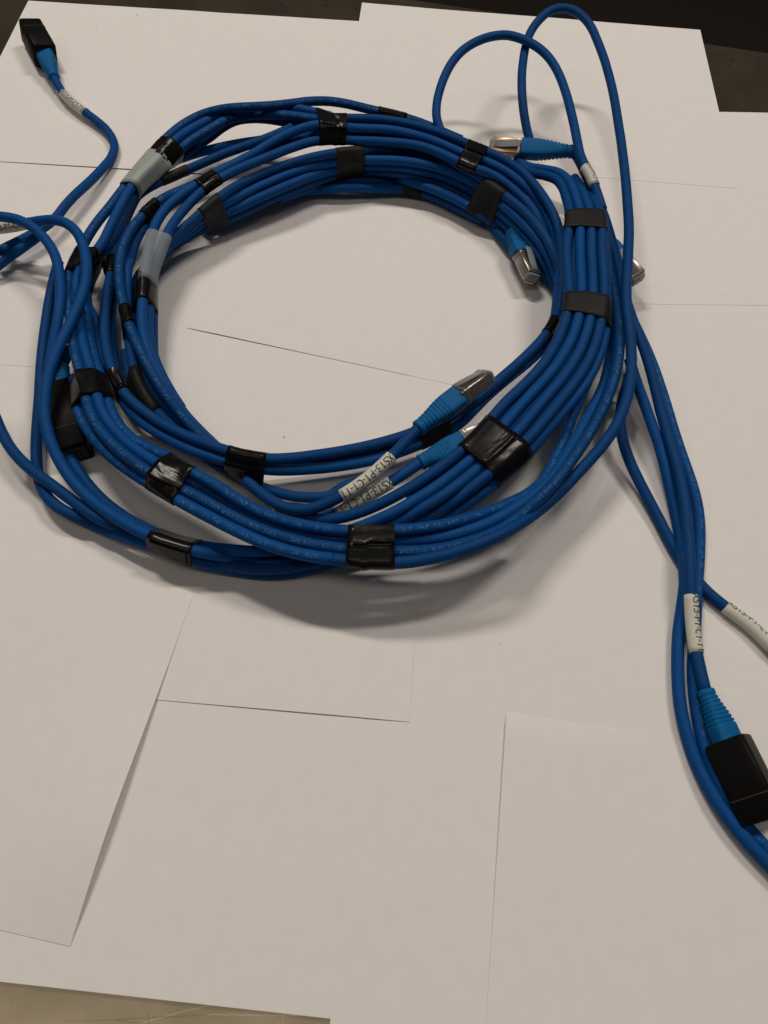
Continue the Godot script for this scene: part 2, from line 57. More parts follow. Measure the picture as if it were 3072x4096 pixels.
	"b2ab": [879,195,-4190, 802,210,-4290, 724,216,-4388, 643,214,-4483, 561,211,-4571, 479,210,-4648, 392,211,-4714, 296,215,-4768, 192,221,-4806, 75,230,-4827, -44,238,-4832, -199,238,-4826, -310,234,-4813, -423,236,-4788, -542,241,-4747, -663,241,-4693, -779,232,-4637, -882,223,-4578, -975,220,-4509, -1063,225,-4423, -1147,233,-4328, -1234,228,-4235, -1326,206,-4146],
	"b2bc": [893,137,-4122, 830,148,-4217, 760,155,-4313, 681,157,-4415, 595,145,-4530, 508,127,-4643, 413,120,-4730, 307,125,-4789, 193,137,-4825, 75,159,-4829, -43,178,-4818, -159,180,-4817, -309,172,-4812, -422,172,-4789, -538,178,-4744, -643,187,-4681, -731,194,-4613, -816,197,-4547, -905,198,-4474, -995,201,-4392, -1084,198,-4315, -1174,183,-4255, -1269,164,-4201, -1363,137,-4135],
	"b2cd": [879,58,-4147, 816,58,-4260, 749,59,-4370, 669,72,-4460, 547,106,-4543, 455,117,-4610, 354,120,-4680, 244,128,-4731, 124,137,-4767, 0,128,-4809, -119,107,-4849, -273,89,-4864, -387,87,-4844, -501,99,-4790, -608,119,-4712, -704,133,-4631, -797,136,-4557, -889,137,-4481, -1007,145,-4365, -1096,137,-4293, -1196,119,-4240, -1309,101,-4191],
	"o12": [-1646,250,-2495, -1584,256,-2397, -1509,263,-2307, -1423,267,-2229, -1335,259,-2168, -1208,252,-2095, -1091,260,-2037, -972,272,-1981, -866,278,-1925, -764,280,-1870, -659,282,-1822, -545,283,-1782, -425,285,-1753, -306,290,-1735, -185,294,-1726, -64,298,-1726, 88,299,-1736, 201,296,-1752, 310,293,-1780, 421,290,-1822, 531,289,-1874],
	"o23": [-1568,213,-2460, -1487,219,-2363, -1397,231,-2281, -1296,245,-2213, -1193,258,-2153, -1046,267,-2079, -928,265,-2022, -818,260,-1962, -713,257,-1906, -607,257,-1860, -494,260,-1825, -374,265,-1801, -256,273,-1788, -140,281,-1784, -26,290,-1787, 128,299,-1802, 244,301,-1824, 357,296,-1862, 463,283,-1912, 570,269,-1973],
	"o15": [-1694,201,-2452, -1620,205,-2357, -1536,208,-2269, -1435,218,-2183, -1292,254,-2077, -1189,276,-2012, -1085,287,-1956, -979,297,-1904, -868,302,-1850, -759,305,-1796, -611,307,-1735, -501,309,-1701, -391,312,-1677, -279,317,-1661],
	"ox": [-767,358,-5038, -876,353,-5052, -1040,342,-5054, -1165,334,-5036, -1278,329,-5004, -1373,317,-4953, -1486,301,-4849, -1558,300,-4751, -1614,296,-4648, -1662,285,-4546, -1739,268,-4412, -1809,256,-4312],
	"oy": [-922,342,-5131, -1050,331,-5117, -1176,326,-5096, -1297,325,-5060, -1409,322,-5004, -1535,312,-4904, -1609,306,-4813, -1670,297,-4707, -1721,284,-4597, -1770,270,-4493, -1828,256,-4388],
	"oz": [-2031,208,-3573, -2027,204,-3467, -2008,199,-3364, -1978,199,-3261, -1942,204,-3157, -1885,212,-3012, -1837,221,-2903, -1785,230,-2794, -1727,236,-2682],
	"nb": [430,133,-2722, 342,135,-2640, 242,137,-2564, 103,139,-2478, -4,140,-2424, -115,140,-2377, -233,140,-2338, -355,140,-2305, -516,145,-2268, -630,157,-2246, -738,179,-2236, -849,197,-2246, -972,195,-2279, -1142,170,-2353, -1266,152,-2422, -1386,133,-2499],
}
# [bundle, place, length, cables held, finish]
const TAPES := [
	["back", Vector3(-0.0551, 0.0442, -0.4807), 0.0160, ["b1b", "b1a", "b1c", "b1d", "o2", "o3"], "shiny"],
	["inner", Vector3(-0.0413, 0.0269, -0.4694), 0.0160, ["b2b", "b2a", "b2c", "b2d"], "matte"],
	["low", Vector3(0.0034, 0.0058, -0.4778), 0.0160, ["b3a", "b3b"], "matte"],
	["back", Vector3(0.0421, 0.0356, -0.4708), 0.0140, ["b1b", "b1a", "b1c"], "shiny"],
	["inner", Vector3(0.0565, 0.0250, -0.4458), 0.0150, ["b2b", "b2a", "b2c", "b2d", "b2e"], "matte"],
	["back", Vector3(-0.1332, 0.0355, -0.4265), 0.0130, ["b1b", "b1c"], "shiny"],
	["inner", Vector3(-0.1279, 0.0252, -0.4096), 0.0150, ["b2b", "b2a", "b2c", "b2d"], "matte"],
	["left", Vector3(-0.1642, 0.0314, -0.4006), 0.0130, ["sb1", "sb2"], "shiny"],
	["back", Vector3(-0.1588, 0.0240, -0.4435), 0.0180, ["b1a"], "matte"],
	["outer", Vector3(-0.1645, 0.0359, -0.4518), 0.0140, ["o2", "o1", "o3", "o4"], "shiny"],
	["outer", Vector3(-0.1926, 0.0296, -0.3510), 0.0180, ["o2", "o1", "o3", "o4"], "shiny"],
	["back", Vector3(-0.1831, 0.0178, -0.3609), 0.0120, ["b1a", "b1b"], "shiny"],
	["back", Vector3(-0.1529, 0.0322, -0.3322), 0.0160, ["b1b", "b1c", "b2b", "b2a", "b2c", "b2d"], "shiny"],
	["left", Vector3(-0.1577, 0.0324, -0.3077), 0.0140, ["sb1", "sb2"], "shiny"],
	["outer", Vector3(-0.1689, 0.0316, -0.2552), 0.0170, ["o1", "o2", "o3", "o5"], "shiny"],
	["back", Vector3(-0.1564, 0.0223, -0.2677), 0.0140, ["b1a", "b1b"], "shiny"],
	["left", Vector3(-0.1449, 0.0078, -0.2635), 0.0300, ["sb4", "sb2"], "matte"],
	["outer", Vector3(-0.1108, 0.0374, -0.1959), 0.0180, ["o1", "o2", "o3", "o5"], "shiny"],
	["back", Vector3(-0.0748, 0.0266, -0.2218), 0.0190, ["b1a", "b1b", "sb4"], "shiny"],
	["right", Vector3(-0.1042, 0.0098, -0.1704), 0.0190, ["r4", "r2", "r5", "lo2", "lo4"], "shiny"],
	["outer", Vector3(-0.0061, 0.0358, -0.1722), 0.0220, ["o2", "o3", "o1", "o5", "loop2"], "shiny"],
	["back", Vector3(0.0219, 0.0226, -0.2540), 0.0170, ["b1a", "b1b"], "matte"],
	["right", Vector3(0.0515, 0.0389, -0.2336), 0.0220, ["r2", "r1", "r3", "r4", "r5"], "shiny"],
	["right", Vector3(0.1084, 0.0453, -0.4042), 0.0110, ["r2", "r1", "r3", "r4"], "matte"],
	["right", Vector3(0.1044, 0.0448, -0.3326), 0.0110, ["r2", "r1", "r3", "r4", "r5"], "matte"],
	["back", Vector3(0.0927, 0.0250, -0.3344), 0.0100, ["b1a", "b1b"], "shiny"],
	["outer", Vector3(-0.0150, 0.0394, -0.5046), 0.0160, ["o1"], "shiny"],
	["outer", Vector3(-0.1725, 0.0347, -0.4334), 0.0300, ["o2", "o1", "o3"], "sleeve"],
	["back", Vector3(-0.1556, 0.0332, -0.3562), 0.0380, ["b1b", "b1c"], "clear"],
]
# [level, corner, first edge, second edge, length, width, [lift mm, where along the edge, reach], label]
const SHEETS := [
	[0.00000, Vector3(0.0033, 0.0000, -0.5210), Vector3(0.9979, 0.0000, -0.0641), Vector3(0.0641, 0.0000, 0.9979), 0.297, 0.210, [0, 0, 0], "hidden white sheet under the far right bend of the coil"],
	[0.00016, Vector3(-0.2172, -0.0000, -0.4938), Vector3(1.0000, 0.0000, -0.0027), Vector3(0.0027, 0.0000, 1.0000), 0.297, 0.210, [0, 0, 0], "hidden white sheet showing through the gaps at the left of the coil"],
	[0.00032, Vector3(-0.3212, 0.0000, -0.3382), Vector3(1.0000, 0.0000, 0.0009), Vector3(-0.0009, 0.0000, 1.0000), 0.297, 0.210, [0, 0, 0], "mostly hidden white sheet under the left edge of the cable coil"],
	[0.00048, Vector3(-0.1329, 0.0000, -0.3297), Vector3(0.0417, 0.0000, 0.9991), Vector3(0.9991, -0.0000, -0.0417), 0.178, 0.210, [0, 0, 0], "white sheet in the lower half of the coil opening"],
	[0.00064, Vector3(0.0009, 0.0000, -0.4347), Vector3(0.9978, 0.0000, -0.0670), Vector3(0.0670, 0.0000, 0.9978), 0.297, 0.210, [0, 0, 0], "white sheet lying under the cables right of the coil"],
	[0.00080, Vector3(0.0018, 0.0000, -0.2647), Vector3(0.9991, 0.0000, -0.0434), Vector3(0.0434, 0.0000, 0.9991), 0.297, 0.210, [0, 0, 0], "white sheet under the cable tail at the right edge"],
	[0.00096, Vector3(-0.0097, 0.0000, -0.1178), Vector3(0.0290, 0.0000, 0.9996), Vector3(0.9996, -0.0000, -0.0290), 0.297, 0.210, [0, 0, 0], "white sheet at the bottom between the two front sheets"],
	[0.00112, Vector3(-0.0056, 0.0000, 0.0258), Vector3(-0.9996, 0.0000, -0.0277), Vector3(0.0277, 0.0000, -0.9996), 0.297, 0.210, [0, 0, 0], "white sheet whose near edge shows the bare metal table"],
	[0.00128, Vector3(0.0202, 0.0000, -0.0946), Vector3(-1.0000, 0.0000, -0.0082), Vector3(0.0082, 0.0000, -1.0000), 0.297, 0.151, [0.7, 0.15, 0.05], "white sheet in front of the coil with a lifted near right corner"],
	[0.00112, Vector3(0.0663, 0.0000, -0.1031), Vector3(-0.0744, 0.0000, 0.9972), Vector3(0.9972, -0.0000, 0.0744), 0.297, 0.210, [1.6, 0.01, 0.06], "white sheet at the bottom right beside the black coupler"],
	[0.00048, Vector3(-0.2015, 0.0000, -0.5001), Vector3(-0.9998, 0.0000, 0.0184), Vector3(0.0184, -0.0000, 0.9998), 0.297, 0.210, [0, 0, 0], "white sheet at the left edge under the curved cable tail"],
	[0.00064, Vector3(-0.3310, 0.0000, -0.4710), Vector3(0.9996, 0.0000, -0.0269), Vector3(-0.0269, -0.0000, -0.9996), 0.297, 0.210, [0.7, 0.45, 0.04], "white sheet in the far left corner holding the black coupler"],
	[0.00144, Vector3(-0.1146, 0.0000, 0.0081), Vector3(0.1284, 0.0000, -0.9917), Vector3(-0.9917, -0.0000, -0.1284), 0.238, 0.210, [5.0, 0.2, 0.045], "white sheet at the bottom left with its edge curling up"],
	[0.00080, Vector3(-0.1329, 0.0000, -0.3297), Vector3(0.9857, 0.0000, 0.1682), Vector3(0.1682, -0.0000, -0.9857), 0.210, 0.148, [0.45, 0.1, 0.05], "white sheet in the upper half of the coil opening"],
	[0.00080, Vector3(0.1034, 0.0000, -0.5869), Vector3(0.9959, 0.0000, -0.0908), Vector3(0.0908, 0.0000, 0.9959), 0.297, 0.210, [0, 0, 0], "white sheet at the right edge below the dark table corner"],
	[0.00096, Vector3(-0.0542, 0.0000, -0.7178), Vector3(1.0000, 0.0000, 0.0044), Vector3(-0.0044, 0.0000, 1.0000), 0.297, 0.210, [0, 0, 0], "white sheet at the far right behind the two cable arches"],
]

var rng := RandomNumberGenerator.new()
var ground := FastNoiseLite.new()
var crease := FastNoiseLite.new()
var poly := {}
var mats := {}
var used := {}

# ------------------------------------------------------------------ small helpers
func col(r: float, g: float, b: float) -> Color:
	return Color(r, g, b).linear_to_srgb()

func numbered(called: String) -> String:
	var n: int = used.get(called, 0)
	used[called] = n + 1
	return called if n == 0 else "%s_%03d" % [called, n]

func thing(called: String, label: String, category: String, at: Vector3, group := "") -> Node3D:
	var o := Node3D.new()
	o.name = numbered(called)
	o.position = at
	add_child(o)
	o.set_meta("label", label)
	o.set_meta("category", category)
	if group != "":
		o.set_meta("group", group)
	return o

func part(called: String, mesh: Mesh, material: Material, parent: Node3D) -> MeshInstance3D:
	var o := MeshInstance3D.new()
	o.name = called
	o.mesh = mesh
	o.material_override = material
	o.cast_shadow = GeometryInstance3D.SHADOW_CASTING_SETTING_ON
	parent.add_child(o, true)
	return o

func origin_of(o: Node3D) -> Vector3:
	return o.position if o.get_parent() == self else o.position + origin_of(o.get_parent())

# rings of equal size joined into a skin
func skin(rings: Array, closed_ends := false, uvs := [], shift := Vector3.ZERO) -> ArrayMesh:
	var st := SurfaceTool.new()
	st.begin(Mesh.PRIMITIVE_TRIANGLES)
	var n: int = rings[0].size()
	for k in rings.size():
		for j in n + 1:
			st.set_smooth_group(0)
			st.set_uv(Vector2(uvs[k] if uvs.size() > 0 else 0.0, float(j) / n))
			st.add_vertex(rings[k][j % n] - shift)
	for k in rings.size() - 1:
		for j in n:
			var a := k * (n + 1) + j
			var b := a + n + 1
			st.add_index(a); st.add_index(b); st.add_index(a + 1)
			st.add_index(a + 1); st.add_index(b); st.add_index(b + 1)
	var base := rings.size() * (n + 1)
	if closed_ends:
		for e in [0, rings.size() - 1]:
			var c := Vector3.ZERO
			for p in rings[e]:
				c += p
			st.set_uv(Vector2(0, 0))
			st.add_vertex(c / n - shift)
			for j in n:
				st.set_uv(Vector2(0, 0))
				st.add_vertex(rings[e][j] - shift)
			for j in n:
				var p := base + 1 + j
				var q := base + 1 + (j + 1) % n
				if e == 0:
					st.add_index(base); st.add_index(p); st.add_index(q)
				else:
					st.add_index(base); st.add_index(q); st.add_index(p)
			base += n + 1
	st.generate_normals()
	return st.commit()

func frame(t: Vector3, face := FACE) -> Array:
	var n := (face - t * t.dot(face))
	if n.length() < 0.05:
		n = Vector3(1, 0, 0) - t * t.x
	n = n.normalized()
	return [n, t.cross(n)]

func hermite(pts: PackedVector3Array, step: float) -> PackedVector3Array:
	var out := PackedVector3Array()
	var n := pts.size()
	var m := PackedVector3Array()
	for i in n:
		if i == 0:
			m.append((pts[1] - pts[0]).normalized())
		elif i == n - 1:
			m.append((pts[i] - pts[i - 1]).normalized())
		else:
			var d0 := pts[i].distance_to(pts[i - 1])
			var d1 := pts[i + 1].distance_to(pts[i])
			m.append(((pts[i] - pts[i - 1]) / d0 * d1 + (pts[i + 1] - pts[i]) / d1 * d0) / (d0 + d1))
	for i in n - 1:
		var d := pts[i].distance_to(pts[i + 1])
		var k: int = maxi(1, int(round(d / step)))
		for j in k:
			var t := float(j) / k
			out.append(pts[i] * (2 * t * t * t - 3 * t * t + 1) + m[i] * d * (t * t * t - 2 * t * t + t) + pts[i + 1] * (3 * t * t - 2 * t * t * t) + m[i + 1] * d * (t * t * t - t * t))
	out.append(pts[n - 1])
	return out

func tangent(p: PackedVector3Array, i: int) -> Vector3:
	return (p[mini(i + 1, p.size() - 1)] - p[maxi(i - 1, 0)]).normalized()

func tube(p: PackedVector3Array, r: float, shift: Vector3, sides := 14, closed := true, start := 0.0) -> ArrayMesh:
	var rings := []
	var uvs := []
	var s := start
	for i in p.size():
		if i > 0:
			s += p[i].distance_to(p[i - 1])
		var t := tangent(p, i)
		var f := frame(t)
		var ring := PackedVector3Array()
		for j in sides:
			var a := TAU * j / sides
			ring.append(p[i] + (f[0] * cos(a) + f[1] * sin(a)) * r)
		rings.append(ring)
		uvs.append(s / 0.09)
	return skin(rings, closed, uvs, shift)

# a body of superellipse sections: [along, half width, half height, squareness]
func loft(sections: Array, at: Vector3, dir: Vector3, up: Vector3, shift: Vector3, sides := 32) -> ArrayMesh:
	var z := dir.normalized()
	var y := (up - z * z.dot(up)).normalized()
	var x := y.cross(z)
	var rings := []
	for s in sections:
		var ring := PackedVector3Array()
		for j in sides:
			var a: float = -TAU * (j + 0.5) / sides
			var e: float = 2.0 / s[3]
			var cx: float = sign(cos(a)) * pow(abs(cos(a)), e) * s[1]
			var cy: float = sign(sin(a)) * pow(abs(sin(a)), e) * s[2]
			var mid: Vector2 = s[4] if s.size() > 4 else Vector2.ZERO
			ring.append(at + z * s[0] + x * (cx + mid.x) + y * (cy + mid.y))
		rings.append(ring)
	return skin(rings, true, [], shift)

func block(at: Vector3, dir: Vector3, up: Vector3, length: float, hw: float, hh: float, shift: Vector3, bevel := 0.0006) -> ArrayMesh:
	return loft([[0.0, hw - bevel, hh - bevel, 9.0], [bevel, hw, hh, 9.0], [length - bevel, hw, hh, 9.0], [length, hw - bevel, hh - bevel, 9.0]], at, dir, up, shift, 40)

# ------------------------------------------------------------------ materials
func mat(called: String, c: Color, rough: float, metal := 0.0) -> StandardMaterial3D:
	var m := StandardMaterial3D.new()
	m.albedo_color = c
	m.roughness = rough
	m.metallic = metal
	m.resource_name = called
	m.metallic_specular = 0.24
	mats[called] = m
	return m

func noise_tex(freq: float, lo: Color, hi: Color, size := 512, kind := FastNoiseLite.TYPE_SIMPLEX_SMOOTH, octaves := 4, seed_ := 1) -> ImageTexture:
	var n := FastNoiseLite.new()
	n.seed = seed_
	n.noise_type = kind
	n.frequency = freq
	n.fractal_octaves = octaves
	var g := n.get_seamless_image(size, size)
	var im := Image.create(size, size, false, Image.FORMAT_RGB8)
	for y in size:
		for x in size:
			im.set_pixel(x, y, lo.lerp(hi, g.get_pixel(x, y).r))
	return ImageTexture.create_from_image(im)

func print_texture(base: Color, ink: Color, seed_: int) -> ImageTexture:
	# worn jacket print: rows of small broken strokes, too rubbed to read
	var w := 1024
	var h := 64
	var im := Image.create(w, h, false, Image.FORMAT_RGB8)
	var r := RandomNumberGenerator.new()
	r.seed = seed_
	var n := FastNoiseLite.new()
	n.seed = seed_
	n.frequency = 0.012
	for y in h:
		for x in w:
			var k := 1.0 + 0.05 * n.get_noise_2d(x, y * 4.0)
			im.set_pixel(x, y, Color(base.r * k, base.g * k, base.b * k))
	var x := 20
	while x < w - 60:
		var letters := r.randi_range(3, 6)
		for l in letters:
			var strength := r.randf_range(0.25, 0.9)
			for s in r.randi_range(3, 5):
				var px := x + r.randi_range(0, 8)
				var vertical := r.randf() < 0.6
				var len_ := r.randi_range(3, 6)
				var py := r.randi_range(0, 6)
				for q in len_:
					var xx := px + (0 if vertical else q)
					var yy := 58 + (mini(py + q, 7) if vertical else py)
					for dx in 2:
						if r.randf() < 0.85:
							im.set_pixel(mini(xx + dx, w - 1), yy % h, base.lerp(ink, strength))
			x += 13
		x += r.randi_range(14, 40)
	return ImageTexture.create_from_image(im)

func build_materials() -> void:
	var blue := col(0.0012, 0.052, 0.198)
	var tones := [1.0, 0.93, 1.06]
	for i in 3:
		var k: float = tones[i]
		var c := Color(blue.r * k, blue.g * k, blue.b * k)
		var m := mat("jacket_%d" % i, Color.WHITE, 0.6)
		m.albedo_texture = print_texture(c, c, 30 + i)
		var p := mat("printed_%d" % i, Color.WHITE, 0.6)
		p.albedo_texture = print_texture(c, col(0.16, 0.27, 0.45), 40 + i)
	mat("boot", col(0.002, 0.1, 0.28), 0.55)
	var tape := mat("tape_shiny", col(0.006, 0.0058, 0.0058), 0.24)
	tape.metallic_specular = 0.3
	tape.normal_enabled = true
	var nn := NoiseTexture2D.new()
	var fn := FastNoiseLite.new()
	fn.seed = 5
	fn.frequency = 0.02
	nn.noise = fn
	nn.width = 256
	nn.height = 256
	nn.seamless = true
	nn.as_normal_map = true
	nn.bump_strength = 5.0
	tape.normal_texture = nn
	tape.normal_scale = 0.06
	tape.uv1_triplanar = true
	tape.uv1_scale = Vector3(30, 30, 30)
	var matte := mat("tape_matte", col(0.016, 0.0155, 0.016), 0.5)
	matte.normal_enabled = true
	matte.normal_texture = nn
	matte.normal_scale = 0.15
	matte.uv1_triplanar = true
	matte.uv1_scale = Vector3(40, 40, 40)
	var sleeve := mat("sleeve", col(0.30, 0.35, 0.33), 0.35)
	sleeve.clearcoat_enabled = true
	sleeve.clearcoat = 0.4
	var clear := mat("clear_sleeve", Color(0.62, 0.66, 0.66, 0.5), 0.3)
	clear.transparency = BaseMaterial3D.TRANSPARENCY_ALPHA
	mat("label", col(0.56, 0.56, 0.49), 0.4)
	mat("ink", col(0.012, 0.012, 0.014), 0.5)
	mat("shield", col(0.42, 0.38, 0.33), 0.33, 0.9)
	mat("warm_reflection_shield", col(0.62, 0.45, 0.29), 0.4, 0.7)  # plug metal with its warm reflection put into the colour
	mat("gold", col(0.75, 0.55, 0.22), 0.3, 1.0)
	mat("clear_plastic", col(0.20, 0.22, 0.24), 0.2)
	mat("coupler", col(0.006, 0.0055, 0.0055), 0.45)
	mats.coupler.metallic_specular = 0.18
	mat("coupler_seam", col(0.035, 0.033, 0.03), 0.5)
	var paper := mat("paper", Color.WHITE, 0.75)
	paper.albedo_texture = noise_tex(0.03, col(0.712, 0.698, 0.688), col(0.738, 0.724, 0.714), 512, FastNoiseLite.TYPE_SIMPLEX_SMOOTH, 5, 9)
	paper.uv1_triplanar = true
	paper.uv1_world_triplanar = true
	paper.uv1_scale = Vector3(5, 5, 5)
	var steel := mat("steel", Color.WHITE, 0.33, 0.93)
	steel.albedo_texture = steel_texture()
	steel.roughness_texture = noise_tex(0.02, Color(0.75, 0.75, 0.75), Color(1, 1, 1), 256, FastNoiseLite.TYPE_SIMPLEX_SMOOTH, 4, 12)
	steel.uv1_triplanar = true
	steel.uv1_world_triplanar = true
	steel.uv1_scale = Vector3(3, 3, 3)
	mat("floor", col(0.03, 0.024, 0.02), 0.7)
	mat("speck", col(0.12, 0.09, 0.07), 0.8)

func steel_texture() -> ImageTexture:
	var im := Image.create(1024, 1024, false, Image.FORMAT_RGB8)
	var n := FastNoiseLite.new()
	n.seed = 3
	n.frequency = 0.006
	n.fractal_octaves = 5
	var g := n.get_seamless_image(1024, 1024)
	var lo := col(0.235, 0.20, 0.14)
	var hi := col(0.36, 0.315, 0.225)
	for y in 1024:
		for x in 1024:
			im.set_pixel(x, y, lo.lerp(hi, g.get_pixel(x, y).r))
	var r := RandomNumberGenerator.new()
	r.seed = 8
	for i in 140:                        # scratches
		var p := Vector2(r.randf() * 1024, r.randf() * 1024)
		var a := r.randf_range(-0.6, 0.1) + (0.0 if r.randf() < 0.8 else 1.5)
		var c := col(0.55, 0.49, 0.36) if r.randf() < 0.7 else col(0.12, 0.1, 0.08)
		var s := r.randf_range(0.2, 0.7)
		for q in r.randi_range(30, 190):
			p += Vector2(cos(a), sin(a))
			a += r.randf_range(-0.01, 0.01)
			var x := posmod(int(p.x), 1024)
			var y := posmod(int(p.y), 1024)
			im.set_pixel(x, y, im.get_pixel(x, y).lerp(c, s))
	for i in 40:                         # stains
		var p := Vector2(r.randf() * 1024, r.randf() * 1024)
		var rad := r.randi_range(2, 7)
		for y in range(-rad, rad + 1):
			for x in range(-rad, rad + 1):
				if x * x + y * y < rad * rad * r.randf_range(0.5, 1.0):
					var xx := posmod(int(p.x) + x, 1024)
					var yy := posmod(int(p.y) + y, 1024)
					im.set_pixel(xx, yy, im.get_pixel(xx, yy).lerp(col(0.1, 0.05, 0.035), 0.5))
	return ImageTexture.create_from_image(im)

# ------------------------------------------------------------------ paper
func wave(x: float, z: float) -> float:
	return 0.0009 + 0.0005 * ground.get_noise_2d(x * 1000.0, z * 1000.0)

func build_sheet(d: Array) -> void:
	var o := thing("paper_sheet", d[7], "paper", Vector3(d[1].x, 0, d[1].z), "white paper sheets covering the bench")
	var nu := 44
	var nw := 32
	var top := SurfaceTool.new()
	top.begin(Mesh.PRIMITIVE_TRIANGLES)
	var grid := []
	for i in nu + 1:
		for j in nw + 1:
			var u: float = float(i) / nu * d[4]
			var w: float = float(j) / nw * d[5]
			var p: Vector3 = d[2] * u + d[3] * w
			var lift: float = d[6][0] / 1000.0
			if lift > 0.0:
				var at: float = d[6][1]
				var f: float = u / d[4]
				lift *= (sin(clampf(f / at, 0.0, 1.0) * PI / 2.0) if f < at else exp(-pow((f - at) / 0.24, 2.0)))
				lift *= exp(-pow(w / float(d[6][2]), 2.0))
			p.y = wave(p.x + d[1].x, p.z + d[1].z) + d[0] + lift
			grid.append(p)
	var thick := Vector3(0, -0.00009, 0)
	for layer in 2:
		for p in grid:
			top.set_smooth_group(layer)
			top.add_vertex(p + thick * layer)
	var n := grid.size()
	var rim_count := [0]
	var quad := func(a: int, b: int, c: int, e: int): # a b over c e
		for q in [a, b, c, c, b, e]:
			top.add_index(q)
	for i in nu:
		for j in nw:
			var a := i * (nw + 1) + j
			quad.call(a, a + nw + 1, a + 1, a + nw + 2)
			quad.call(n + a, n + a + 1, n + a + nw + 1, n + a + nw + 2)
	var rim := func(list: Array):        # a thin wall round the sheet with corners of its own
		var at: int = 2 * n + rim_count[0]
		for p in list:
			for layer in 2:
				top.set_smooth_group(2)
				top.add_vertex(p + thick * layer)
		for i in list.size() - 1:
			var a: int = at + 2 * i
			for q in [a, a + 2, a + 1, a + 1, a + 2, a + 3]:
				top.add_index(q)
		rim_count[0] += list.size() * 2
	for j in [0, nw]:
		var line := []
		for i in nu + 1:
			line.append(grid[i * (nw + 1) + j])
		rim.call(line)
	for i in [0, nu]:
		var line := []
		for j in nw + 1:
			line.append(grid[i * (nw + 1) + j])
		rim.call(line)
	top.generate_normals()
	var sheet := part("sheet", top.commit(), mats.paper, o)
	sheet.set_meta("label", "plain white paper")

# ------------------------------------------------------------------ cables
func cable_mat(called: String) -> StandardMaterial3D:
	var k: int = absi(called.hash()) % 3
	var inked: bool = called in ["o1", "o3", "o5", "x2", "sb1", "none"]
	return mats[("printed_%d" if inked else "jacket_%d") % k]

func base_of(names: Array) -> Vector3:
	var c := Vector3.ZERO
	var n := 0
	for s in names:
		for p in poly[s]:
			c += p
			n += 1
	c /= n
	return Vector3(c.x, 0, c.z)

func add_cables(o: Node3D, names: Array, called := "cable") -> void:
	for s in names:
		part(called, tube(poly[s], R, o.position, 14, true, float(absi(s.hash()) % 100) / 100.0), cable_mat(s), o)

func nearest(p: PackedVector3Array, at: Vector3) -> int:
	var best := 0
	for i in p.size():
		if p[i].distance_squared_to(at) < p[best].distance_squared_to(at):
			best = i
	return best

func crossing(p: PackedVector3Array, c: Vector3, t: Vector3, reach: float) -> Variant:
	var best := -1
	var far := reach
	for i in p.size() - 1:
		var a := (p[i] - c).dot(t)
		var b := (p[i + 1] - c).dot(t)
		if a * b <= 0.0 and a != b:
			var q := p[i].lerp(p[i + 1], a / (a - b))
			if q.distance_to(c) < far:
				far = q.distance_to(c)
				best = i
	if best < 0:
		return null
	var a2 := (p[best] - c).dot(t)
	var b2 := (p[best + 1] - c).dot(t)
	return p[best].lerp(p[best + 1], a2 / (a2 - b2))

